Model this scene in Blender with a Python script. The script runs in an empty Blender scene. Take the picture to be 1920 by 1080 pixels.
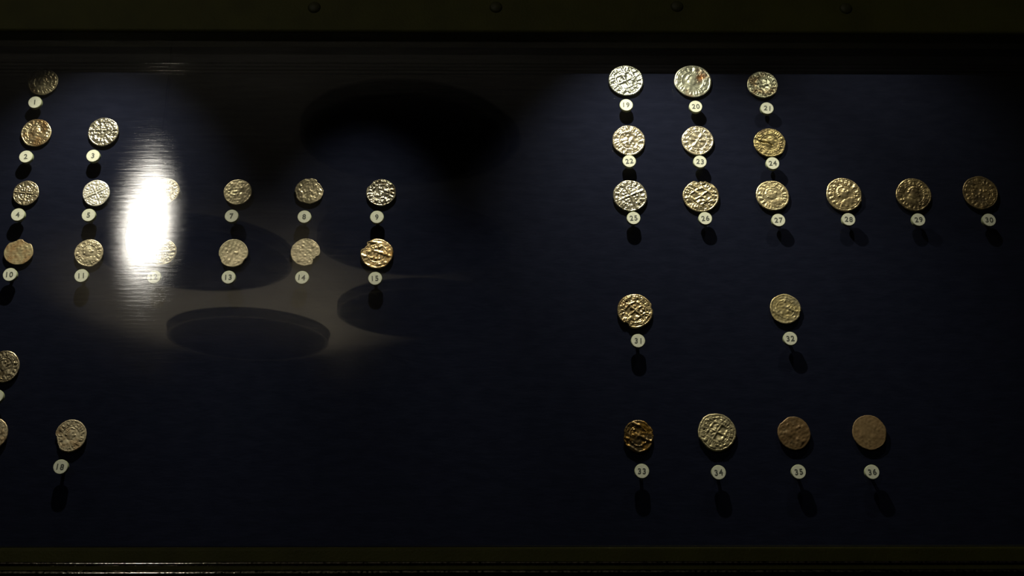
import bpy, math, random
import numpy as np
from mathutils import Vector, Matrix

# ------------------------------------------------------------------ camera, world, exposure, lights
scene = bpy.context.scene
col = scene.collection
scene.view_settings.view_transform = 'Standard'
scene.view_settings.look = 'None'
scene.view_settings.exposure = 0.0
scene.view_settings.gamma = 1.0
scene.view_settings.use_curve_mapping = False

CAM_Z = 1.2
CAM_D = 0.6125
PITCH, ROLL, YAW = 0.32729, -0.0022018, 0.0098419
cam_data = bpy.data.cameras.new('camera')
cam_data.sensor_width = 36.0
cam_data.lens = 36.0 * 2200.0 / 1920.0
cam_data.clip_start = 0.01
cam_data.clip_end = 100.0
cam = bpy.data.objects.new('camera', cam_data)
col.objects.link(cam)
_f = Vector((math.sin(YAW) * math.cos(PITCH), math.cos(YAW) * math.cos(PITCH), math.sin(PITCH)))
_r0 = Vector((math.cos(YAW), -math.sin(YAW), 0.0))
_u0 = _r0.cross(_f)
_r = _r0 * math.cos(ROLL) + _u0 * math.sin(ROLL)
_u = -_r0 * math.sin(ROLL) + _u0 * math.cos(ROLL)
_m = Matrix((_r, _u, -_f)).transposed().to_4x4()
_m.translation = Vector((0.0, -CAM_D, CAM_Z))
cam.matrix_world = _m
scene.camera = cam

world = bpy.data.worlds.new('world')
scene.world = world
world.use_nodes = True
world.node_tree.nodes['Background'].inputs['Color'].default_value = (1.0, 0.85, 0.55, 1.0)
world.node_tree.nodes['Background'].inputs['Strength'].default_value = 0.0012

WARM = (1.0, 0.93, 0.74)
# spot lamps inside the showcase: (x, y, z), aim, watts, cone degrees, blend
CASE_LAMPS = [
    ((-0.215, -0.100, 1.613), (-0.236, 0.0, 1.392), 3.2, 67, 1.0,
     'small black spot lamp inside the case top, over the very bright white cross coin'),
    ((-0.070, -0.100, 1.613), (-0.085, 0.0, 1.365), 2.2, 46, 1.0,
     'small black spot lamp inside the case top, over the orange notched coin'),
    ((0.062, -0.100, 1.613), (0.108, 0.0, 1.375), 3.2, 80, 1.0,
     'small black spot lamp inside the case top, over the greenish coarse coin'),
    ((0.195, -0.100, 1.613), (0.215, 0.0, 1.430), 0.8, 84, 1.0,
     'small black spot lamp inside the case top, over the golden coin with a shining side'),
]
# added uplight, unseen behind the viewer, to brighten the mirrored ceiling
UPLIGHT_LOC, UPLIGHT_AIM, UPLIGHT_W, UPLIGHT_CONE = (-1.5, -6.0, 0.30), (-1.12, -4.62, 2.80), 310.0, 37
PENDANT_LOC = (-0.664, -1.70, 2.025)
PENDANT_STRENGTH = 90.0

rng = random.Random(7)


# ------------------------------------------------------------------ helpers
def link(o, parent=None):
    col.objects.link(o)
    if parent is not None:
        o.parent = parent
    return o


def mesh_obj(name, verts, faces, mat, parent=None, smooth=False):
    me = bpy.data.meshes.new(name)
    me.from_pydata([tuple(v) for v in verts], [], faces)
    me.update()
    if smooth:
        me.polygons.foreach_set('use_smooth', [True] * len(me.polygons))
    me.materials.append(mat)
    return link(bpy.data.objects.new(name, me), parent)


def tag(o, label, cat, group=None, kind=None):
    o['label'] = label
    if cat:
        o['category'] = cat
    if group:
        o['group'] = group
    if kind:
        o['kind'] = kind
    return o


def empty(name, loc=(0, 0, 0)):
    o = bpy.data.objects.new(name, None)
    o.empty_display_size = 0.01
    o.location = loc
    return link(o)


def box_data(x0, x1, y0, y1, z0, z1):
    v = [(x0, y0, z0), (x1, y0, z0), (x1, y1, z0), (x0, y1, z0), (x0, y0, z1), (x1, y0, z1), (x1, y1, z1), (x0, y1, z1)]
    f = [(0, 3, 2, 1), (4, 5, 6, 7), (0, 1, 5, 4), (1, 2, 6, 5), (2, 3, 7, 6), (3, 0, 4, 7)]
    return v, f


def box(name, x0, x1, y0, y1, z0, z1, mat, parent=None):
    v, f = box_data(x0, x1, y0, y1, z0, z1)
    return mesh_obj(name, v, f, mat, parent)


def extrude_x(name, profile, x0, x1, mat, parent=None, steps=1, smooth=False):
    """profile: closed list of (y, z), counter-clockwise seen from +x; swept along x."""
    n = len(profile)
    v, f = [], []
    for s in range(steps + 1):
        x = x0 + (x1 - x0) * s / steps
        v += [(x, y, z) for y, z in profile]
    for s in range(steps):
        a, b = s * n, (s + 1) * n
        for i in range(n):
            j = (i + 1) % n
            f.append((a + i, b + i, b + j, a + j))
    k = len(v)                                  # caps get corners of their own so the sides shade straight
    v += v[:n] + v[steps * n:steps * n + n]
    f.append(tuple(range(k, k + n)))
    f.append(tuple(reversed(range(k + n, k + 2 * n))))
    return mesh_obj(name, v, f, mat, parent, smooth)


def lathe(name, prof, mat, parent=None, seg=32, axis='z', smooth=True):
    """prof: list of (radius, height) revolved about an axis; closed with centre points where radius is 0."""
    v, f, rings = [], [], []
    for r, h in prof:
        if r <= 1e-9:
            rings.append([len(v)])
            v.append((0, 0, h))
        else:
            rings.append(list(range(len(v), len(v) + seg)))
            v += [(r * math.cos(2 * math.pi * k / seg), r * math.sin(2 * math.pi * k / seg), h) for k in range(seg)]
    for a, b in zip(rings[:-1], rings[1:]):
        for k in range(seg):
            k2 = (k + 1) % seg
            if len(a) == 1 and len(b) == 1:
                continue
            if len(a) == 1:
                f.append((a[0], b[k2], b[k]))
            elif len(b) == 1:
                f.append((a[k], a[k2], b[0]))
            else:
                f.append((a[k], a[k2], b[k2], b[k]))
    if axis == 'y':   # +height goes towards the viewer (-y)
        v = [(x, -z, y) for x, y, z in v]
    o = mesh_obj(name, v, f, mat, parent, smooth)
    return o


# ------------------------------------------------------------------ materials
def new_mat(name):
    m = bpy.data.materials.new(name)
    m.use_nodes = True
    nt = m.node_tree
    nt.nodes.clear()
    out = nt.nodes.new('ShaderNodeOutputMaterial')
    return m, nt, out


def noise(nt, scale, detail=3.0, stretch=None, rough=0.5, offset=None):
    tc = nt.nodes.new('ShaderNodeTexCoord')
    mp = nt.nodes.new('ShaderNodeMapping')
    if stretch:
        mp.inputs['Scale'].default_value = stretch
    if offset:
        mp.inputs['Location'].default_value = offset
    nt.links.new(tc.outputs['Object'], mp.inputs['Vector'])
    n = nt.nodes.new('ShaderNodeTexNoise')
    n.inputs['Scale'].default_value = scale
    n.inputs['Detail'].default_value = detail
    n.inputs['Roughness'].default_value = rough
    nt.links.new(mp.outputs['Vector'], n.inputs['Vector'])
    return n


def ramp(nt, src, p0, c0, p1, c1):
    r = nt.nodes.new('ShaderNodeValToRGB')
    r.color_ramp.elements[0].position = p0
    r.color_ramp.elements[0].color = (*c0, 1)
    r.color_ramp.elements[1].position = p1
    r.color_ramp.elements[1].color = (*c1, 1)
    nt.links.new(src, r.inputs['Fac'])
    return r


def surf_mat(name, c0, c1, scale=40.0, rough=0.6, metallic=0.0, spec=0.3, bump=0.0, bump_scale=None, stretch=None, bump_dist=0.001, detail=3.0):
    m, nt, out = new_mat(name)
    b = nt.nodes.new('ShaderNodeBsdfPrincipled')
    nt.links.new(b.outputs['BSDF'], out.inputs['Surface'])
    n = noise(nt, scale, detail, stretch)
    r = ramp(nt, n.outputs['Fac'], 0.35, c0, 0.65, c1)
    nt.links.new(r.outputs['Color'], b.inputs['Base Color'])
    b.inputs['Roughness'].default_value = rough
    b.inputs['Metallic'].default_value = metallic
    b.inputs['Specular IOR Level'].default_value = spec
    if bump > 0:
        bn = noise(nt, bump_scale or scale, 4.0, stretch)
        bp = nt.nodes.new('ShaderNodeBump')
        bp.inputs['Strength'].default_value = bump
        bp.inputs['Distance'].default_value = bump_dist
        nt.links.new(bn.outputs['Fac'], bp.inputs['Height'])
        nt.links.new(bp.outputs['Normal'], b.inputs['Normal'])
    return m


MAT_BOARD = surf_mat('dark_blue_board', (0.0070, 0.0086, 0.0178), (0.0090, 0.0108, 0.0218), 260.0, 0.75, 0, 0.0, 0.25, 700.0, (0.35, 1, 1), 0.0004)
MAT_BLACK = surf_mat('black_case_lining', (0.0008, 0.0008, 0.0011), (0.0013, 0.0013, 0.0017), 90.0, 0.9, 0, 0.0)
MAT_FRAME = surf_mat('dark_bronze_frame', (0.046, 0.046, 0.007), (0.058, 0.058, 0.009), 60.0, 0.6, 0.0, 0.15, 0.5, 900.0, None, 0.0004)
MAT_RIDGE = surf_mat('glint_speckled_ridge', (0.008, 0.008, 0.006), (0.34, 0.31, 0.24), 800.0, 0.07, 1.0, 0.5, 0.09, 1300.0, None, 0.0004)  # dark and bright speckle in the colour breaks the highlight into painted sparkles
MAT_TRIM = surf_mat('dark_trim_metal', (0.35, 0.32, 0.28), (0.45, 0.42, 0.36), 200.0, 0.16, 1.0, 0.5)
MAT_SCREW = surf_mat('blackened_screw', (0.030, 0.030, 0.005), (0.038, 0.038, 0.007), 500.0, 0.6, 0.0)
MAT_PIN = surf_mat('dark_steel_pin', (0.010, 0.010, 0.012), (0.016, 0.016, 0.018), 800.0, 0.5, 0.7)
MAT_DISC_FACE = surf_mat('ivory_marker_face', (0.60, 0.62, 0.50), (0.68, 0.70, 0.57), 900.0, 0.55, 0, 0.25)
MAT_DISC_SIDE = surf_mat('greenish_marker_edge', (0.30, 0.34, 0.20), (0.38, 0.42, 0.26), 900.0, 0.55, 0, 0.25)
MAT_INK = surf_mat('dark_ink', (0.075, 0.085, 0.075), (0.11, 0.12, 0.105), 1500.0, 0.6, 0, 0.2)
MAT_HOUSING = surf_mat('black_lamp_housing', (0.008, 0.008, 0.008), (0.014, 0.014, 0.014), 300.0, 0.5)
MAT_CEILING = surf_mat('pale_plaster_ceiling', (0.48, 0.46, 0.42), (0.56, 0.53, 0.48), 2.0, 0.9, 0, 0.1)
MAT_WALL = surf_mat('dark_gallery_wall', (0.030, 0.028, 0.024), (0.045, 0.042, 0.036), 3.0, 0.9, 0, 0.1)
MAT_FLOOR = surf_mat('dark_gallery_floor', (0.030, 0.026, 0.020), (0.050, 0.044, 0.034), 5.0, 0.6, 0, 0.2)
MAT_FELT = surf_mat('black_acoustic_felt', (0.004, 0.004, 0.004), (0.007, 0.007, 0.007), 300.0, 0.95, 0, 0.02)
MAT_RIM = surf_mat('grey_panel_rim', (0.10, 0.095, 0.085), (0.14, 0.13, 0.12), 100.0, 0.7, 0, 0.1)


def emit_mat(name, color, strength):
    m, nt, out = new_mat(name)
    e = nt.nodes.new('ShaderNodeEmission')
    n = noise(nt, 8.0, 1.0)
    r = ramp(nt, n.outputs['Fac'], 0.2, tuple(c * 0.94 for c in color), 0.8, color)
    nt.links.new(r.outputs['Color'], e.inputs['Color'])
    e.inputs['Strength'].default_value = strength
    nt.links.new(e.outputs['Emission'], out.inputs['Surface'])
    return m


def glass_mat():
    """Flat showcase glass: clear, a few per cent of mirror reflection, and a faint wiped film that smears highlights."""
    m, nt, out = new_mat('showcase_glass')
    tr = nt.nodes.new('ShaderNodeBsdfTransparent')
    tr.inputs['Color'].default_value = (0.985, 0.99, 0.985, 1)
    gid = 'ShaderNodeBsdfAnisotropic'
    st = noise(nt, 1.0, 4.0, (70.0, 10.0, 1100.0), 0.6)
    bp = nt.nodes.new('ShaderNodeBump')
    bp.inputs['Strength'].default_value = 0.12
    bp.inputs['Distance'].default_value = 0.00012
    nt.links.new(st.outputs['Fac'], bp.inputs['Height'])
    sharp = nt.nodes.new(gid)
    sharp.inputs['Roughness'].default_value = 0.0
    film = nt.nodes.new(gid)
    film.distribution = 'BECKMANN'
    film.inputs['Roughness'].default_value = 0.088
    film.inputs['Anisotropy'].default_value = 0.38
    tg = nt.nodes.new('ShaderNodeCombineXYZ')
    tg.inputs[0].default_value = 1.0
    nt.links.new(tg.outputs[0], film.inputs['Tangent'])
    nt.links.new(bp.outputs['Normal'], film.inputs['Normal'])
    # Schlick reflectance 0.04 + 0.96 * facing^5
    lw = nt.nodes.new('ShaderNodeLayerWeight')
    lw.inputs['Blend'].default_value = 0.5
    pw = nt.nodes.new('ShaderNodeMath')
    pw.operation = 'POWER'
    pw.inputs[1].default_value = 5.0
    nt.links.new(lw.outputs['Facing'], pw.inputs[0])
    ma = nt.nodes.new('ShaderNodeMath')
    ma.operation = 'MULTIPLY_ADD'
    ma.inputs[1].default_value = 0.96
    ma.inputs[2].default_value = 0.042
    nt.links.new(pw.outputs[0], ma.inputs[0])
    m1 = nt.nodes.new('ShaderNodeMixShader')
    nt.links.new(ma.outputs[0], m1.inputs[0])
    nt.links.new(tr.outputs[0], m1.inputs[1])
    nt.links.new(sharp.outputs[0], m1.inputs[2])
    m2 = nt.nodes.new('ShaderNodeMixShader')
    wipe = noise(nt, 1.0, 3.0, (45.0, 5.0, 620.0), 0.65)
    wr = nt.nodes.new('ShaderNodeMapRange')
    wr.inputs['From Min'].default_value = 0.32
    wr.inputs['From Max'].default_value = 0.68
    wr.inputs['To Min'].default_value = 0.016
    wr.inputs['To Max'].default_value = 0.044
    nt.links.new(wipe.outputs['Fac'], wr.inputs['Value'])
    nt.links.new(wr.outputs['Result'], m2.inputs[0])
    nt.links.new(m1.outputs[0], m2.inputs[1])
    nt.links.new(film.outputs[0], m2.inputs[2])
    nt.links.new(m2.outputs[0], out.inputs['Surface'])
    return m


MAT_GLASS = glass_mat()


def coin_mat(k, base, stain, amount, metallic, rough):
    m, nt, out = new_mat('coin_metal_%02d' % k)
    if metallic >= 0.5:
        metallic = min(0.9, metallic + 0.18)
    b = nt.nodes.new('ShaderNodeBsdfPrincipled')
    nt.links.new(b.outputs['BSDF'], out.inputs['Surface'])
    off = (k * 0.37 % 5, k * 0.71 % 5, k * 1.13 % 5)
    n1 = noise(nt, 130.0, 3.0, None, 0.6, off)
    lo = 0.72 - 0.55 * amount
    r1 = ramp(nt, n1.outputs['Fac'], lo - 0.10, base, lo + 0.10, stain)
    n2 = noise(nt, 900.0, 2.0, None, 0.6, off)
    r2 = ramp(nt, n2.outputs['Fac'], 0.3, (0.78, 0.76, 0.72), 0.7, (1.08, 1.07, 1.05))
    mx = nt.nodes.new('ShaderNodeMix')
    mx.data_type = 'RGBA'
    mx.blend_type = 'MULTIPLY'
    mx.inputs[0].default_value = 1.0
    nt.links.new(r1.outputs['Color'], mx.inputs[6])
    nt.links.new(r2.outputs['Color'], mx.inputs[7])
    nt.links.new(mx.outputs[2], b.inputs['Base Color'])
    b.inputs['Metallic'].default_value = metallic
    b.inputs['Roughness'].default_value = rough
    b.inputs['Specular IOR Level'].default_value = 0.5
    return m


# ------------------------------------------------------------------ the gallery room (behind and around the viewer)
RX0, RX1, RY0, CEIL = -4.5, 4.5, -8.0, 2.80


def struct(o, label):
    o['kind'] = 'structure'
    o['label'] = label
    return o


struct(box('floor', RX0, RX1, RY0, 0.10, -0.05, 0.0, MAT_FLOOR), 'dark floor of the gallery')
struct(box('ceiling', RX0, RX1, RY0, 0.10, CEIL, CEIL + 0.05, MAT_CEILING), 'pale plaster ceiling mirrored in the showcase glass')
struct(box('wall_back', RX0, RX1, 0.04, 0.10, 0.0, CEIL, MAT_WALL), 'dark gallery wall that carries the showcase')
struct(box('wall_front', RX0, RX1, RY0 - 0.06, RY0, 0.0, CEIL, MAT_WALL), 'dark gallery wall across the room')
struct(box('wall_left', RX0 - 0.06, RX0, RY0, 0.10, 0.0, CEIL, MAT_WALL), 'dark gallery side wall beyond the pendant lamp')
struct(box('wall_right', RX1, RX1 + 0.06, RY0, 0.10, 0.0, CEIL, MAT_WALL), 'dark gallery side wall far from the pendant lamp')

# round dark panels under the ceiling: the dark ovals mirrored in the glass
PANELS = [
    (-1.18, -3.93, 0.365, 'round black ceiling panel mirrored behind the coin marked 13'),
    (-1.20, -5.02, 0.375, 'round black ceiling panel mirrored below the coins marked 13 and 14'),
    (-0.29, -2.87, 0.315, 'round black ceiling panel mirrored above the coin marked 9'),
    (-0.34, -3.75, 0.345, 'round black ceiling panel mirrored behind the coin marked 15'),
    (-0.36, -4.62, 0.365, 'round black ceiling panel mirrored faintly below the coin marked 15'),
]
for x, y, r, lab in PANELS:
    t = empty('ceiling_panel', (x, y, 2.766))
    tag(t, lab, 'ceiling panel', 'round dark panels under the gallery ceiling')
    lathe('panel_face', [(0, 0.0), (r - 0.012, 0.0), (r - 0.012, 0.03), (0, 0.03)], MAT_FELT, t, 72, smooth=False)
    lathe('panel_rim', [(r - 0.012, -0.004), (r, -0.004), (r, 0.034), (r - 0.012, 0.034), (r - 0.012, -0.004)], MAT_RIM, t, 72, smooth=False)
    lathe('hanger', [(0.02, 0.03), (0.02, 0.034), (0, 0.034)], MAT_RIM, t, 16)

# pendant lamp: the bright smear mirrored in the glass
pl = empty('pendant_lamp', PENDANT_LOC)
tag(pl, 'frosted pendant lamp whose glare hides the coin marked 6', 'lamp')
gl = []
for i in range(19):
    t = i / 18.0                                   # 0 bottom .. 1 top, a drop that narrows upwards
    rr = 0.031 * math.sqrt(max(0.0, 1 - ((0.36 - t) / 0.36) ** 2)) if t < 0.36 else 0.031 * (1 - ((t - 0.36) / 0.64) ** 2.6) ** 0.8
    gl.append((rr if 0 < i < 18 else 0, -0.080 + 0.170 * t))
LEAN = math.radians(7)
gb = lathe('lamp_globe', gl, emit_mat('frosted_lamp_glow', (1.0, 0.95, 0.84), PENDANT_STRENGTH), pl, 32)
cp = lathe('lamp_cap', [(0, 0.086), (0.012, 0.084), (0.012, 0.096), (0.006, 0.106), (0, 0.106)], MAT_HOUSING, pl, 24)
gb.rotation_euler = cp.rotation_euler = (0, LEAN, 0)
lathe('cord', [(0.0012, 0.0), (0.0012, CEIL - PENDANT_LOC[2] - 0.100)], MAT_HOUSING, pl, 8).location = (0.105 * math.sin(LEAN), 0, 0.100)
lathe('ceiling_rose', [(0, CEIL - PENDANT_LOC[2] - 0.02), (0.03, CEIL - PENDANT_LOC[2] - 0.02), (0.035, CEIL - PENDANT_LOC[2])], MAT_HOUSING, pl, 20).location.x = 0.105 * math.sin(LEAN)

# pair of taut cables the lamp is strung beside; they shine where they pass it
for z, lab in ((2.2194, 'upper thin steel cable strung beside the pendant lamp'), (2.2059, 'lower thin steel cable strung beside the pendant lamp')):
    w = empty('steel_cable', (RX0, -1.45, z))
    tag(w, lab, 'cable', 'steel cables strung across the gallery')
    for nm, x0, x1, rr in (('wire', 0.0, RX1 - RX0, 0.0013), ('wall_anchor', 0.0, 0.02, 0.005), ('wall_anchor', RX1 - RX0 - 0.02, RX1 - RX0, 0.005)):
        extrude_x(nm, [(rr * math.cos(a), rr * math.sin(a)) for a in [2 * math.pi * i / 12 for i in range(12)]], x0, x1, MAT_TRIM, w, smooth=True)


def spot(name, loc, aim, watts, cone, blend, radius, parent, color=WARM):
    li = bpy.data.lights.new(name, 'SPOT')
    li.energy = watts
    li.color = color
    li.spot_size = math.radians(cone)
    li.spot_blend = blend
    li.shadow_soft_size = radius
    o = bpy.data.objects.new(name, li)
    link(o, parent)
    d = Vector(aim) - Vector(loc)
    o.rotation_euler = d.to_track_quat('-Z', 'Y').to_euler()
    return o


# added uplight: invented source for the bright patch on the ceiling
ul = empty('added_uplight', (UPLIGHT_LOC[0], UPLIGHT_LOC[1], 0.0))
tag(ul, 'added black floor uplight, out of view, brightening the mirrored ceiling', 'lamp')
lathe('lamp_base', [(0, 0), (0.12, 0), (0.12, 0.02), (0.02, 0.03), (0.02, 0.12), (0, 0.12)], MAT_HOUSING, ul, 28)
hd = lathe('lamp_head', [(0, -0.13), (0.055, -0.13), (0.085, 0.0), (0.080, 0.0), (0.05, -0.10), (0, -0.10)], MAT_HOUSING, ul, 28)
hd.location = (0, 0, UPLIGHT_LOC[2] - 0.02)
hd.rotation_euler = (Vector(UPLIGHT_AIM) - Vector(UPLIGHT_LOC)).to_track_quat('Z', 'Y').to_euler()
sp = spot('bulb', UPLIGHT_LOC, UPLIGHT_AIM, UPLIGHT_W, UPLIGHT_CONE, 1.0, 0.03, ul, (1.0, 0.88, 0.64))
sp.location = (0, 0, UPLIGHT_LOC[2])

# ------------------------------------------------------------------ the showcase
CX0, CX1 = -0.55, 0.55
GLASS_Y = -0.130
case = empty('display_case', (0, 0, 1.2))
tag(case, 'dark blue wall showcase of coins behind glass in a bronze frame', 'showcase')
case_children_z = 1.2


def in_case(o):
    """meshes are written in room coordinates; hang them under the case."""
    o.parent = case
    o.matrix_parent_inverse = Matrix.Translation(Vector((0, 0, -1.2)))
    return o


BOARD_TOP = 1.5418
o = in_case(box('display_board', CX0, CX1, 0.0, 0.008, 1.244, BOARD_TOP, MAT_BOARD)); o['label'] = 'dark blue mounting board'
in_case(box('back_panel', CX0, CX1, 0.008, 0.038, 1.232, 1.66, MAT_BLACK))
in_case(box('case_roof', CX0, CX1, -0.124, 0.008, 1.645, 1.66, MAT_BLACK))
in_case(box('case_floor', CX0, CX1, -0.124, 0.008, 1.232, 1.244, MAT_BLACK))
in_case(box('side_panel', CX0, CX0 + 0.012, -0.124, 0.008, 1.244, 1.645, MAT_BLACK))
in_case(box('side_panel', CX1 - 0.012, CX1, -0.124, 0.008, 1.244, 1.645, MAT_BLACK))

# batten over the board's upper edge: two fine rounded lips
prof = []


def arc(cy, cz, r, a0, a1, n):
    return [(cy + r * math.cos(a0 + (a1 - a0) * i / n), cz + r * math.sin(a0 + (a1 - a0) * i / n)) for i in range(n + 1)]


BT0, BT1 = 1.5418, 1.5466
batten = in_case(box('top_batten', CX0, CX1, -0.0010, 0.008, BT0, BT1, MAT_BLACK))
# front frame rails; slight lean as in the photograph
FY0, FY1 = -0.138, -0.124


def rail(name, zfun_profile, mat):
    return in_case(extrude_x(name, zfun_profile, CX0 - 0.012, CX1 + 0.012, mat))


zt = 1.4858
prof = [(FY1, zt), (FY1, 1.66), (FY0, 1.66)] + arc(FY0 + 0.0015, zt + 0.0015, 0.0015, math.pi, 1.5 * math.pi, 6)
top_rail = rail('top_rail', list(reversed(prof)), MAT_FRAME)
top_rail['label'] = 'dark bronze upper rail'
zb = 1.2526
prof = [(FY1, 1.215), (FY1, zb)] + arc(FY0 + 0.0015, zb - 0.0015, 0.0015, 0.5 * math.pi, math.pi, 6) + [(FY0, 1.215)]
bottom_rail = rail('bottom_rail', list(reversed(prof)), MAT_FRAME)
bottom_rail['label'] = 'dark bronze lower rail'
for x in (CX0 - 0.012, CX1 - 0.012):
    in_case(box('side_rail', x, x + 0.024, FY0, FY1, zb, zt, MAT_FRAME))
# two rounded, roughly textured ridges along the lower rail that catch the pendant lamp
for zc, rr in ((1.2460, 0.0009), (1.2422, 0.0016)):
    rd = extrude_x('ridge', [(FY0 + rr * 0.3 - rr * math.cos(a), zc + rr * math.sin(a)) for a in [2 * math.pi * i / 14 for i in range(14)]], CX0 + 0.02, CX1 - 0.02, MAT_RIDGE, smooth=True)
    rd.parent = bottom_rail

# screws along the upper rail
for x, z in ((-0.0868, 1.4985), (-0.0025, 1.4989), (0.0818, 1.4997), (0.1606, 1.4989)):
    s = lathe('screw', [(0, 0.0008), (0.0022, 0.0008), (0.0030, 0.0), (0.0030, -0.002)], MAT_SCREW, top_rail, 20, axis='y')
    s.location = (x, FY0, z)

o = in_case(box('glass_pane', CX0 + 0.012, CX1 - 0.012, GLASS_Y - 0.003, GLASS_Y + 0.003, 1.2535, 1.645, MAT_GLASS))
o['label'] = 'clear glass pane with mirrored glare'

# spot lamps inside the case roof
MAT_LENS = emit_mat('spot_lens', WARM, 1.0)
for loc, aim, w, cone, blend, lab in CASE_LAMPS:
    t = empty('spot_lamp', loc)
    tag(t, lab, 'lamp', 'spot lamps inside the showcase top')
    d = (Vector(aim) - Vector(loc)).normalized()
    h = lathe('housing', [(0, -0.020), (0.008, -0.020), (0.009, -0.001), (0.0075, -0.001), (0.006, -0.010), (0, -0.010)], MAT_HOUSING, t, 24)
    h.rotation_euler = d.to_track_quat('Z', 'Y').to_euler()
    st = lathe('stem', [(0.002, 0.010), (0.002, 1.645 - loc[2])], MAT_HOUSING, t, 10)
    spot('bulb', loc, aim, w, cone, blend, 0.0022, t)

# ------------------------------------------------------------------ coins
# number: coin x, z, width, height, marker x, z   (millimetres on the board)
TABLE = {
    1: (-267.0, 1533.9, 17.2, 17.3, -268.1, 1518.5),
    2: (-266.7, 1501.1, 17.0, 17.3, -268.8, 1484.2),
    3: (-228.3, 1501.8, 17.6, 17.7, -231.0, 1484.8),
    4: (-267.6, 1463.5, 14.3, 15.1, -268.6, 1448.8),
    5: (-228.2, 1463.7, 15.1, 15.7, -229.4, 1448.6),
    6: (-189.3, 1464.9, 15.9, 15.4, -189.6, 1448.1),
    7: (-148.6, 1464.4, 15.7, 15.6, -150.0, 1448.2),
    8: (-108.4, 1465.1, 16.2, 15.4, -109.6, 1447.8),
    9: (-67.8, 1464.2, 16.7, 16.3, -69.2, 1447.7),
    10: (-267.0, 1428.1, 16.1, 14.8, -268.3, 1413.5),
    11: (-228.2, 1427.6, 15.8, 16.0, -229.3, 1412.9),
    12: (-187.6, 1428.4, 15.3, 15.2, -189.6, 1412.2),
    13: (-148.4, 1427.7, 16.2, 16.2, -149.0, 1412.1),
    14: (-108.6, 1428.2, 16.2, 16.1, -108.9, 1412.0),
    15: (-68.9, 1427.5, 18.0, 17.5, -68.9, 1411.5),
    16: (-266.1, 1362.7, 16.2, 17.5, -266.3, 1345.4),
    17: (-267.2, 1326.2, 16.1, 17.2, -267.5, 1308.2),
    18: (-226.1, 1325.2, 16.3, 17.2, -227.9, 1308.1),
    19: (73.0, 1535.8, 20.3, 19.8, 72.2, 1517.7),
    20: (112.2, 1535.5, 21.7, 20.7, 112.3, 1516.8),
    21: (153.0, 1533.2, 17.8, 17.5, 153.5, 1515.8),
    22: (73.3, 1497.1, 18.7, 18.8, 72.7, 1482.1),
    23: (113.0, 1497.1, 18.4, 18.1, 112.9, 1481.9),
    24: (154.4, 1495.8, 18.5, 17.8, 154.2, 1481.0),
    25: (72.9, 1462.5, 19.1, 19.1, 73.9, 1447.3),
    26: (113.0, 1462.5, 20.5, 19.3, 114.0, 1447.2),
    27: (153.6, 1462.8, 18.6, 18.4, 154.9, 1446.2),
    28: (194.3, 1463.5, 20.0, 20.4, 194.2, 1446.7),
    29: (233.9, 1463.5, 20.0, 20.0, 233.4, 1446.6),
    30: (272.1, 1464.7, 19.9, 20.5, 273.0, 1446.5),
    31: (73.3, 1394.2, 19.4, 19.5, 73.8, 1376.1),
    32: (155.8, 1395.5, 16.9, 17.0, 156.1, 1377.4),
    33: (72.6, 1324.9, 16.0, 17.3, 73.2, 1305.7),
    34: (114.2, 1327.0, 20.0, 20.2, 113.1, 1305.0),
    35: (155.0, 1326.5, 17.3, 17.6, 154.8, 1305.3),
    36: (195.0, 1326.9, 18.0, 18.4, 193.1, 1305.2),
}
SILVER = (0.66, 0.62, 0.47)
GOLDEN = (0.60, 0.52, 0.33)
DULL = (0.40, 0.36, 0.23)
TAN = (0.52, 0.45, 0.30)
BROWN = (0.34, 0.22, 0.10)
DARK = (0.17, 0.13, 0.07)
GREEN = (0.50, 0.52, 0.40)
COPPER = (0.21, 0.135, 0.060)
ORANGE = (0.50, 0.26, 0.06)
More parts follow.
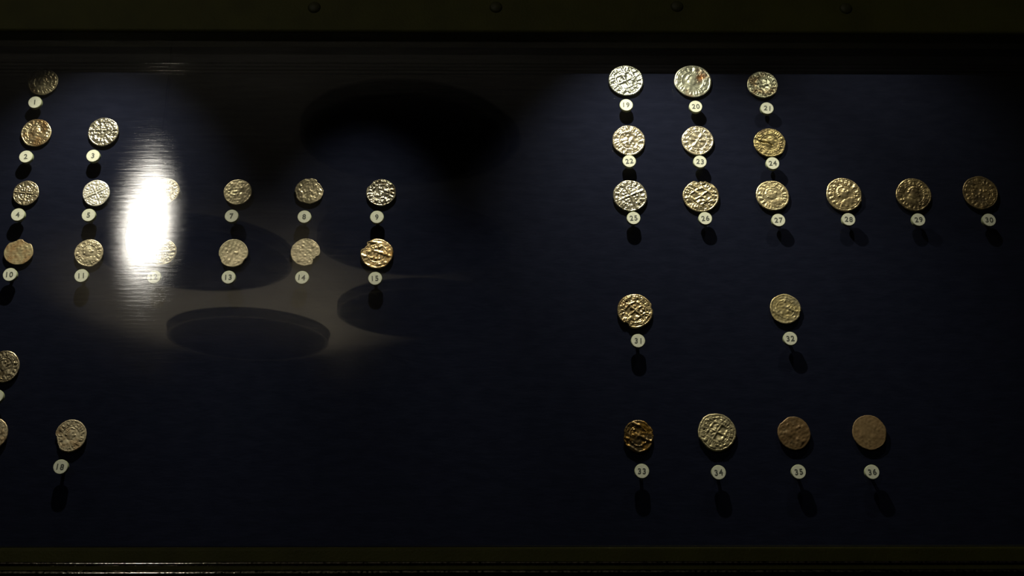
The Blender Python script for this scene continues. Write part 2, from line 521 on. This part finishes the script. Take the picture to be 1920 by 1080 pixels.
# number: design, base, stain, stain amount, metallic, roughness, relief, notches [(angle deg, width, depth)], label
COINS = {
    1: ('bust', DULL, DARK, 0.35, 0.6, 0.40, 0.9, [], 'dull grey silver coin topmost on the far side, above the marker numbered 1'),
    2: ('bust', GOLDEN, BROWN, 0.40, 0.6, 0.36, 1.0, [], 'golden coin with a brown tarnished side, above the marker numbered 2'),
    3: ('pellets', SILVER, DULL, 0.15, 0.7, 0.26, 1.3, [], 'bright glittering silver coin above the marker numbered 3'),
    4: ('cross', TAN, DULL, 0.25, 0.6, 0.34, 1.0, [], 'small golden silver coin above the marker numbered 4'),
    5: ('cross', (0.92, 0.90, 0.78), SILVER, 0.12, 0.45, 0.28, 1.0, [], 'very bright white silver cross coin above the marker numbered 5'),
    6: ('bust', TAN, DULL, 0.2, 0.5, 0.4, 0.9, [], 'pale coin half lost in the white glare, marker numbered 6'),
    7: ('worn', DULL, TAN, 0.4, 0.5, 0.42, 0.9, [], 'dull worn grey coin above the marker numbered 7'),
    8: ('worn', TAN, DULL, 0.3, 0.55, 0.34, 1.0, [(28, 10, 0.10), (48, 9, 0.13), (95, 8, 0.05), (12, 7, 0.06), (195, 10, 0.05)], 'ragged-edged silver coin above the marker numbered 8'),
    9: ('pellets', SILVER, DARK, 0.30, 0.65, 0.26, 1.4, [(140, 12, 0.06)], 'silver coin with glittering dotted relief above the marker numbered 9'),
    10: ('worn', (0.40, 0.34, 0.19), BROWN, 0.25, 0.35, 0.5, 0.7, [(62, 16, 0.11), (115, 14, 0.08)], 'dull brownish chipped coin above the marker numbered 10'),
    11: ('bust', TAN, DULL, 0.3, 0.45, 0.42, 0.9, [], 'tan silver coin with rayed lower edge, above the marker numbered 11'),
    12: ('cross', TAN, DULL, 0.3, 0.5, 0.4, 0.9, [], 'coin mostly hidden by the white glare above the marker numbered 12'),
    13: ('worn', TAN, DULL, 0.4, 0.45, 0.44, 0.8, [(205, 12, 0.05), (325, 10, 0.06)], 'tan worn coin in a mirrored dark oval, above the marker numbered 13'),
    14: ('worn', TAN, DULL, 0.2, 0.45, 0.42, 0.9, [(-32, 17, 0.20), (-48, 10, 0.08)], 'tan coin with a bite out of its lower edge, above the marker numbered 14'),
    15: ('ridges', (0.72, 0.54, 0.28), ORANGE, 0.25, 0.6, 0.34, 1.3, [(147, 14, 0.16), (115, 8, 0.04)], 'orange golden coin with a notched upper edge, above the marker numbered 15'),
    16: ('bust', TAN, DARK, 0.35, 0.6, 0.38, 1.1, [], 'dark golden coin cut by the picture edge, above the marker numbered 16'),
    17: ('worn', TAN, BROWN, 0.4, 0.5, 0.42, 0.9, [], 'coin sliver at the picture edge beside the coin marked 18'),
    18: ('bust', TAN, BROWN, 0.25, 0.4, 0.46, 0.8, [(193, 15, 0.12), (218, 10, 0.07)], 'dim tan coin with a chipped side, above the marker numbered 18'),
    19: ('lattice', (0.72, 0.76, 0.62), GREEN, 0.2, 0.7, 0.25, 1.4, [], 'bright greenish silver coin with coarse relief, above the marker numbered 19'),
    20: ('bust', GREEN, (0.46, 0.22, 0.09), 0.14, 0.55, 0.38, 0.9, [], 'large greenish silver coin with a reddish spot, above the marker numbered 20'),
    21: ('bust', (0.36, 0.37, 0.26), DARK, 0.3, 0.6, 0.36, 1.0, [(-20, 9, 0.03)], 'small dark grey green coin above the marker numbered 21'),
    22: ('pellets', (0.76, 0.68, 0.48), TAN, 0.2, 0.6, 0.28, 1.3, [], 'bright finely textured golden silver coin above the marker numbered 22'),
    23: ('flower', (0.80, 0.72, 0.52), TAN, 0.15, 0.6, 0.28, 1.2, [], 'bright coin with rayed flower and a small pierced hole, marker numbered 23'),
    24: ('split', (0.34, 0.28, 0.13), DARK, 0.25, 0.65, 0.38, 0.9, [], 'brown golden coin with a dark crack across it, marker numbered 24'),
    25: ('cross', (0.80, 0.75, 0.56), TAN, 0.15, 0.65, 0.25, 1.4, [], 'very shiny silver coin with a rayed cross, above the marker numbered 25'),
    26: ('lattice', (0.70, 0.60, 0.36), DULL, 0.2, 0.65, 0.28, 1.3, [(88, 13, 0.10), (62, 9, 0.05), (100, 7, 0.05)], 'wide golden coin with a notch at its top, marker numbered 26'),
    27: ('bust', (0.58, 0.49, 0.28), DULL, 0.3, 0.5, 0.40, 1.0, [], 'dull golden coin with a portrait bump, above the marker numbered 27'),
    28: ('bust', (0.66, 0.54, 0.30), DULL, 0.2, 0.6, 0.34, 1.1, [(-22, 5, -0.03)], 'golden coin with a shining side, above the marker numbered 28'),
    29: ('bust', (0.56, 0.45, 0.23), DARK, 0.42, 0.6, 0.36, 1.1, [], 'golden coin with one dark brown side, above the marker numbered 29'),
    30: ('pellets', (0.30, 0.22, 0.10), DARK, 0.45, 0.5, 0.42, 1.0, [], 'dark brown coin at the end of its row, above the marker numbered 30'),
    31: ('lattice', (0.66, 0.53, 0.28), BROWN, 0.25, 0.65, 0.30, 1.3, [(237, 9, 0.12), (12, 6, 0.06)], 'golden coin with a chip at its lower edge, above the marker numbered 31'),
    32: ('ridges', (0.56, 0.47, 0.23), DULL, 0.25, 0.5, 0.40, 0.9, [(-18, 8, 0.04)], 'olive golden coin alone above the marker numbered 32'),
    33: ('ridges', (0.40, 0.23, 0.05), DARK, 0.40, 0.65, 0.30, 1.4, [(175, 10, 0.06), (10, 7, 0.05), (-20, 6, 0.04), (45, 6, 0.04)], 'orange brown ragged coin above the marker numbered 33'),
    34: ('lattice', (0.54, 0.48, 0.28), DULL, 0.3, 0.5, 0.40, 1.1, [(215, 16, 0.03)], 'large grey golden coin above the marker numbered 34'),
    35: ('worn', COPPER, DARK, 0.25, 0.45, 0.42, 0.9, [(128, 14, 0.05)], 'copper brown coin with a glinting top edge, marker numbered 35'),
    36: ('worn', (0.23, 0.155, 0.070), COPPER, 0.3, 0.25, 0.55, 0.45, [], 'matt copper brown worn coin above the marker numbered 36'),
}


def wobble(rs, n, lo, hi):
    """smooth random field as a sum of plane waves; returns a function of (u, v)"""
    ks = []
    for _ in range(n):
        a = rs.uniform(0, 2 * math.pi)
        w = rs.uniform(lo, hi)
        ks.append((w * math.cos(a), w * math.sin(a), rs.uniform(0, 6.28)))
    def fn(u, v):
        s = 0.0
        for kx, ky, ph in ks:
            s = s + np.sin(kx * u + ky * v + ph)
        return s / math.sqrt(n)
    return fn


def g(d, w):
    return np.exp(-(d / w) ** 2)


def relief(design, u, v, rho, th, rs):
    """struck relief, 0..1, on the unit disc"""
    h = np.zeros_like(u)
    rot = rs.uniform(-0.5, 0.5)
    cu = u * math.cos(rot) + v * math.sin(rot)
    cv = -u * math.sin(rot) + v * math.cos(rot)
    inner = 0.60
    # legend between two beaded rings
    nl = rs.randint(15, 20)
    strokes = np.zeros_like(u)
    a0 = rs.uniform(0, 6.28)
    for i in range(nl):
        ac = a0 + 2 * math.pi * i / nl
        da = (th - ac + math.pi) % (2 * math.pi) - math.pi
        t = da * 0.78
        wid = 0.045
        for off in rs.sample([-0.075, 0.0, 0.075], rs.choice([1, 2, 2])):
            strokes = np.maximum(strokes, g(t - off - rs.uniform(-0.4, 0.4) * (rho - 0.77), wid) * (np.abs(rho - 0.77) < 0.115))
        rb = 0.77 + rs.choice([-0.08, 0.0, 0.08])
        strokes = np.maximum(strokes, g(rho - rb, 0.035) * (np.abs(t) < 0.09))
    ring = 0.8 * g(rho - inner, 0.035) * (0.65 + 0.35 * np.cos(34 * th)) + 0.8 * g(rho - 0.94, 0.035) * (0.6 + 0.4 * np.cos(46 * th))
    if design in ('cross', 'flower', 'pellets', 'bust', 'split', 'lattice'):
        h = np.maximum(h, 0.8 * strokes)
        h = np.maximum(h, ring)
    ins = 1.0 / (1.0 + np.exp((rho - inner + 0.03) / 0.02))
    if design == 'cross':
        arm = np.maximum(g(cu, 0.055 + 0.10 * np.abs(cv)) , g(cv, 0.055 + 0.10 * np.abs(cu)))
        lng = np.maximum(g(cu, 0.05), g(cv, 0.05)) * (rho < 0.92)
        h = np.maximum(h, arm * ins)
        h = np.maximum(h, 0.9 * lng)
        for qx in (-1, 1):
            for qy in (-1, 1):
                for px, py in ((0.20, 0.20), (0.36, 0.20), (0.20, 0.36)):
                    h = np.maximum(h, 0.9 * g(np.hypot(cu - qx * px, cv - qy * py), 0.075))
    elif design == 'flower':
        h = np.maximum(h, ins * g(rho - 0.28, 0.26) * (0.5 + 0.5 * np.cos(6 * th + rot)) ** 1.5)
        h = np.maximum(h, g(rho, 0.10))
        h = h - 3.0 * g(np.hypot(u - 0.02, v + 0.66), 0.065)
    elif design == 'pellets':
        for _ in range(26):
            a, r = rs.uniform(0, 6.28), 0.55 * math.sqrt(rs.random())
            h = np.maximum(h, rs.uniform(0.6, 1.0) * g(np.hypot(u - r * math.cos(a), v - r * math.sin(a)), rs.uniform(0.05, 0.09)))
    elif design == 'lattice':
        lw = wobble(rs, 4, 2, 4)(u, v) * 0.06
        for a in (rot + 0.6, rot + 2.1):
            q = u * math.cos(a) + v * math.sin(a) + lw
            h = np.maximum(h, 0.9 * ins * np.maximum(0, np.cos(q * 13.0)) ** 2)
        for _ in range(9):
            a, r = rs.uniform(0, 6.28), 0.6 * math.sqrt(rs.random())
            h = np.maximum(h, g(np.hypot(u - r * math.cos(a), v - r * math.sin(a)), 0.10))
    elif design == 'bust':
        head = np.clip(1 - ((cu + 0.02) / 0.27) ** 2 - ((cv - 0.08) / 0.36) ** 2, 0, 1) ** 0.5
        h = np.maximum(h, 1.1 * head)
        h = np.maximum(h, 0.9 * g(np.hypot(cu - 0.27, cv - 0.06), 0.07))                     # nose
        h = np.maximum(h, 0.8 * np.clip(1 - (cu / 0.46) ** 2 - ((cv + 0.48) / 0.22) ** 2, 0, 1) ** 0.5)  # shoulders
        for i in range(8):                                                                     # hair curls
            a = 1.2 + i * 0.30
            h = np.maximum(h, 1.15 * g(np.hypot(cu - 0.30 * math.cos(a), cv - 0.10 - 0.36 * math.sin(a)), 0.065))
        h = h - 0.55 * g(np.hypot(cu - 0.12, cv - 0.14), 0.05) - 0.35 * g(np.hypot(cu - 0.16, cv + 0.10), 0.05)
    elif design == 'ridges':
        q = cu * math.cos(0.9) + cv * math.sin(0.9) + 0.10 * wobble(rs, 4, 2, 5)(u, v)
        h = 0.8 * np.maximum(0, np.sin(q * 11.0)) ** 1.5 * (0.6 + 0.4 * np.sin(5 * cu + 2 * cv))
        h = np.maximum(h, 0.8 * ring)
        for _ in range(10):
            a, r = rs.uniform(0, 6.28), 0.8 * math.sqrt(rs.random())
            h = np.maximum(h, 0.8 * g(np.hypot(u - r * math.cos(a), v - r * math.sin(a)), rs.uniform(0.05, 0.12)))
    elif design == 'worn':
        h = 0.35 * ring + 0.25 * strokes
        for _ in range(14):
            a, r = rs.uniform(0, 6.28), 0.75 * math.sqrt(rs.random())
            h = np.maximum(h, rs.uniform(0.3, 0.8) * g(np.hypot(u - r * math.cos(a), v - r * math.sin(a)), rs.uniform(0.06, 0.16)))
    elif design == 'split':
        head = np.clip(1 - (cu / 0.30) ** 2 - ((cv - 0.02) / 0.36) ** 2, 0, 1) ** 0.5
        h = np.maximum(h, 0.7 * head)
        line = v - 0.10 + 0.32 * (u + 0.55) + 0.03 * np.sin(9 * u)
        h = h - 2.2 * g(line, 0.035) * (u < 0.18) * (u > -1.2)
    return h


NR, NS = 40, 120


def make_coin(k):
    x, z, w, hh, mx, mz = TABLE[k]
    design, base, stain, amount, metallic, rough, strength, notches, label = COINS[k]
    rs = random.Random(100 + k)
    th = np.linspace(0, 2 * math.pi, NS, endpoint=False)
    # outline: slightly lumpy, hand-struck flan
    out = np.ones(NS)
    for n in range(2, 9):
        out += rs.uniform(-1, 1) * 0.016 / (n ** 0.55) * np.cos(n * th + rs.uniform(0, 6.28))
    for n in (17, 23, 31):
        out += rs.uniform(-1, 1) * 0.005 * np.cos(n * th + rs.uniform(0, 6.28))
    for ang, wid, dep in notches:
        da = (np.degrees(th) - ang + 180) % 360 - 180
        out -= dep * np.clip(1.25 * np.exp(-(da / wid) ** 4), 0, 1)
    rr = (np.arange(1, NR + 1) / NR) ** 0.9
    RHO, TH = np.meshgrid(rr, th, indexing='ij')
    U, V = RHO * np.cos(TH), RHO * np.sin(TH)
    hf = relief(design, U, V, RHO, TH, rs)
    fine = wobble(rs, 14, 14, 34)(U, V)
    mid = wobble(rs, 8, 5, 11)(U, V)
    low = wobble(rs, 4, 1.2, 2.6)(U, V)
    H = strength * (0.44 * hf + 0.055 * fine + 0.075 * mid) + 0.20 * low
    H = H * np.clip((1.02 - RHO) / 0.06, 0.35, 1.0)
    X = U * out[None, :] * w / 2
    Z = V * out[None, :] * hh / 2
    thick = 0.9
    front = 1.7
    Y = -(front + H)
    verts = [(0.0, -(front + float(H[0].mean())), 0.0)]
    verts += list(zip(X.ravel().tolist(), Y.ravel().tolist(), Z.ravel().tolist()))
    faces = [(0, 1 + j, 1 + (j + 1) % NS) for j in range(NS)]
    for i in range(NR - 1):
        a, b = 1 + i * NS, 1 + (i + 1) * NS
        faces += [(a + j, b + j, b + (j + 1) % NS, a + (j + 1) % NS) for j in range(NS)]
    # edge and back
    last = 1 + (NR - 1) * NS
    e0 = len(verts)
    verts += [(float(X[-1, j]) * 1.012, float(Y[-1, j]) + 0.30, float(Z[-1, j]) * 1.012) for j in range(NS)]
    e1 = len(verts)
    verts += [(float(X[-1, j]) * 0.98, float(Y[-1, j]) + thick, float(Z[-1, j]) * 0.98) for j in range(NS)]
    faces += [(last + j, e0 + j, e0 + (j + 1) % NS, last + (j + 1) % NS) for j in range(NS)]
    faces += [(e0 + j, e1 + j, e1 + (j + 1) % NS, e0 + (j + 1) % NS) for j in range(NS)]
    faces.append(tuple(e1 + j for j in reversed(range(NS))))
    verts = [(a * 1e-3, b * 1e-3, c * 1e-3) for a, b, c in verts]
    root = empty('silver_coin' if base not in (COPPER, ) and k not in (33, 35, 36) else 'copper_coin', (x * 1e-3, 0.0, z * 1e-3))
    tag(root, label, 'coin', 'numbered coins on the blue board')
    mesh_obj('coin_disc', verts, faces, coin_mat(k, base, stain, amount, metallic, rough), root, True)
    lathe('mount_pin', [(0, -0.001), (0.0012, -0.001), (0.0012, 0.0012), (0, 0.0012)], MAT_PIN, root, 12, axis='y')


for k in TABLE:
    make_coin(k)

# ------------------------------------------------------------------ numbered markers
FACE_Y = 0.0058
RAD = 0.00385


def numeral_mesh(txt):
    cu = bpy.data.curves.new('numeral_curve', 'FONT')
    cu.body = txt
    cu.size = 0.0041
    cu.align_x = 'CENTER'
    cu.align_y = 'CENTER'
    cu.extrude = 0.00006
    cu.offset = 0.00008
    cu.space_character = 1.2
    ob = bpy.data.objects.new('numeral_curve', cu)
    col.objects.link(ob)
    dg = bpy.context.evaluated_depsgraph_get()
    me = bpy.data.meshes.new_from_object(ob.evaluated_get(dg))
    bpy.data.objects.remove(ob)
    bpy.data.curves.remove(cu)
    c = np.empty(len(me.vertices) * 3, dtype=np.float32)
    me.vertices.foreach_get('co', c)
    c = c.reshape(-1, 3)
    mid = (c[:, :2].min(axis=0) + c[:, :2].max(axis=0)) / 2
    c2 = np.stack([c[:, 0] - mid[0], -c[:, 2], c[:, 1] - mid[1]], -1)
    me.vertices.foreach_set('co', c2.astype(np.float32).ravel())
    me.update()
    me.materials.clear()
    me.materials.append(MAT_INK)
    return me


MARKER_OF = {
    1: 'white disc reading %d under the topmost dull grey coin',
    2: 'white disc reading %d under the coin with a brown side',
    3: 'white disc reading %d under the glittering coin beside the brown-sided one',
    4: 'white disc reading %d under the small golden silver coin',
    5: 'white disc reading %d under the very bright white coin',
    6: 'white disc reading %d under the coin half lost in glare',
    7: 'white disc reading %d under the dull worn grey coin',
    8: 'white disc reading %d under the ragged-edged coin',
    9: 'white disc reading %d under the glittering dotted coin',
    10: 'white disc reading %d under the dull chipped brownish coin',
    11: 'white disc reading %d under the tan coin with rayed lower edge',
    12: 'white disc reading %d under the coin mostly hidden by glare',
    13: 'white disc reading %d under the worn coin in the mirrored oval',
    14: 'white disc reading %d under the bitten tan coin',
    15: 'white disc reading %d under the orange notched coin',
    16: 'white disc reading %d under the dark golden coin at the picture edge',
    17: 'white disc reading %d under the coin sliver at the picture edge',
    18: 'white disc reading %d under the dim chipped tan coin',
    19: 'white disc reading %d under the bright greenish coarse coin',
    20: 'white disc reading %d under the large coin with a reddish spot',
    21: 'white disc reading %d under the small dark grey green coin',
    22: 'white disc reading %d under the finely textured golden silver coin',
    23: 'white disc reading %d under the pierced flower coin',
    24: 'white disc reading %d under the cracked brown golden coin',
    25: 'white disc reading %d under the very shiny rayed cross coin',
    26: 'white disc reading %d under the wide golden coin notched at its top',
    27: 'white disc reading %d under the dull golden portrait coin',
    28: 'white disc reading %d under the golden coin with a shining side',
    29: 'white disc reading %d under the half dark brown golden coin',
    30: 'white disc reading %d under the dark brown coin ending its row',
    31: 'white disc reading %d under the golden coin chipped below',
    32: 'white disc reading %d under the lone olive golden coin',
    33: 'white disc reading %d under the ragged orange brown coin',
    34: 'white disc reading %d under the large grey golden coin',
    35: 'white disc reading %d under the copper coin with glinting top',
    36: 'white disc reading %d under the matt worn copper coin',
}
side_mesh = face_mesh = stem_mesh = None
for k in TABLE:
    mx, mz = TABLE[k][4:]
    root = empty('number_marker', (mx * 1e-3, 0.0, mz * 1e-3))
    tag(root, MARKER_OF[k] % k, 'marker', 'round number markers beside the coins')
    if side_mesh is None:
        a = lathe('disc', [(0, 0.0039), (RAD, 0.0039), (RAD, FACE_Y - 0.0003), (RAD - 0.0002, FACE_Y - 0.0001), (0, FACE_Y - 0.0001)], MAT_DISC_SIDE, root, 36, axis='y', smooth=False)
        b = lathe('disc_face', [(RAD - 0.00025, FACE_Y - 0.00015), (RAD - 0.00025, FACE_Y), (0, FACE_Y)], MAT_DISC_FACE, root, 36, axis='y', smooth=False)
        c = lathe('pin', [(0, -0.001), (0.0009, -0.001), (0.0009, 0.0040), (0, 0.0040)], MAT_PIN, root, 12, axis='y')
        side_mesh, face_mesh, stem_mesh = a.data, b.data, c.data
    else:
        link(bpy.data.objects.new('disc', side_mesh), root)
        link(bpy.data.objects.new('disc_face', face_mesh), root)
        link(bpy.data.objects.new('pin', stem_mesh), root)
    nm = bpy.data.objects.new('numeral', numeral_mesh(str(k)))
    link(nm, root)
    nm.location = (0, -FACE_Y - 0.00004, 0)
    nm.rotation_euler = (0, math.radians(rng.uniform(-6, 6)), 0)
    nm['label'] = 'dark printed number %d' % k
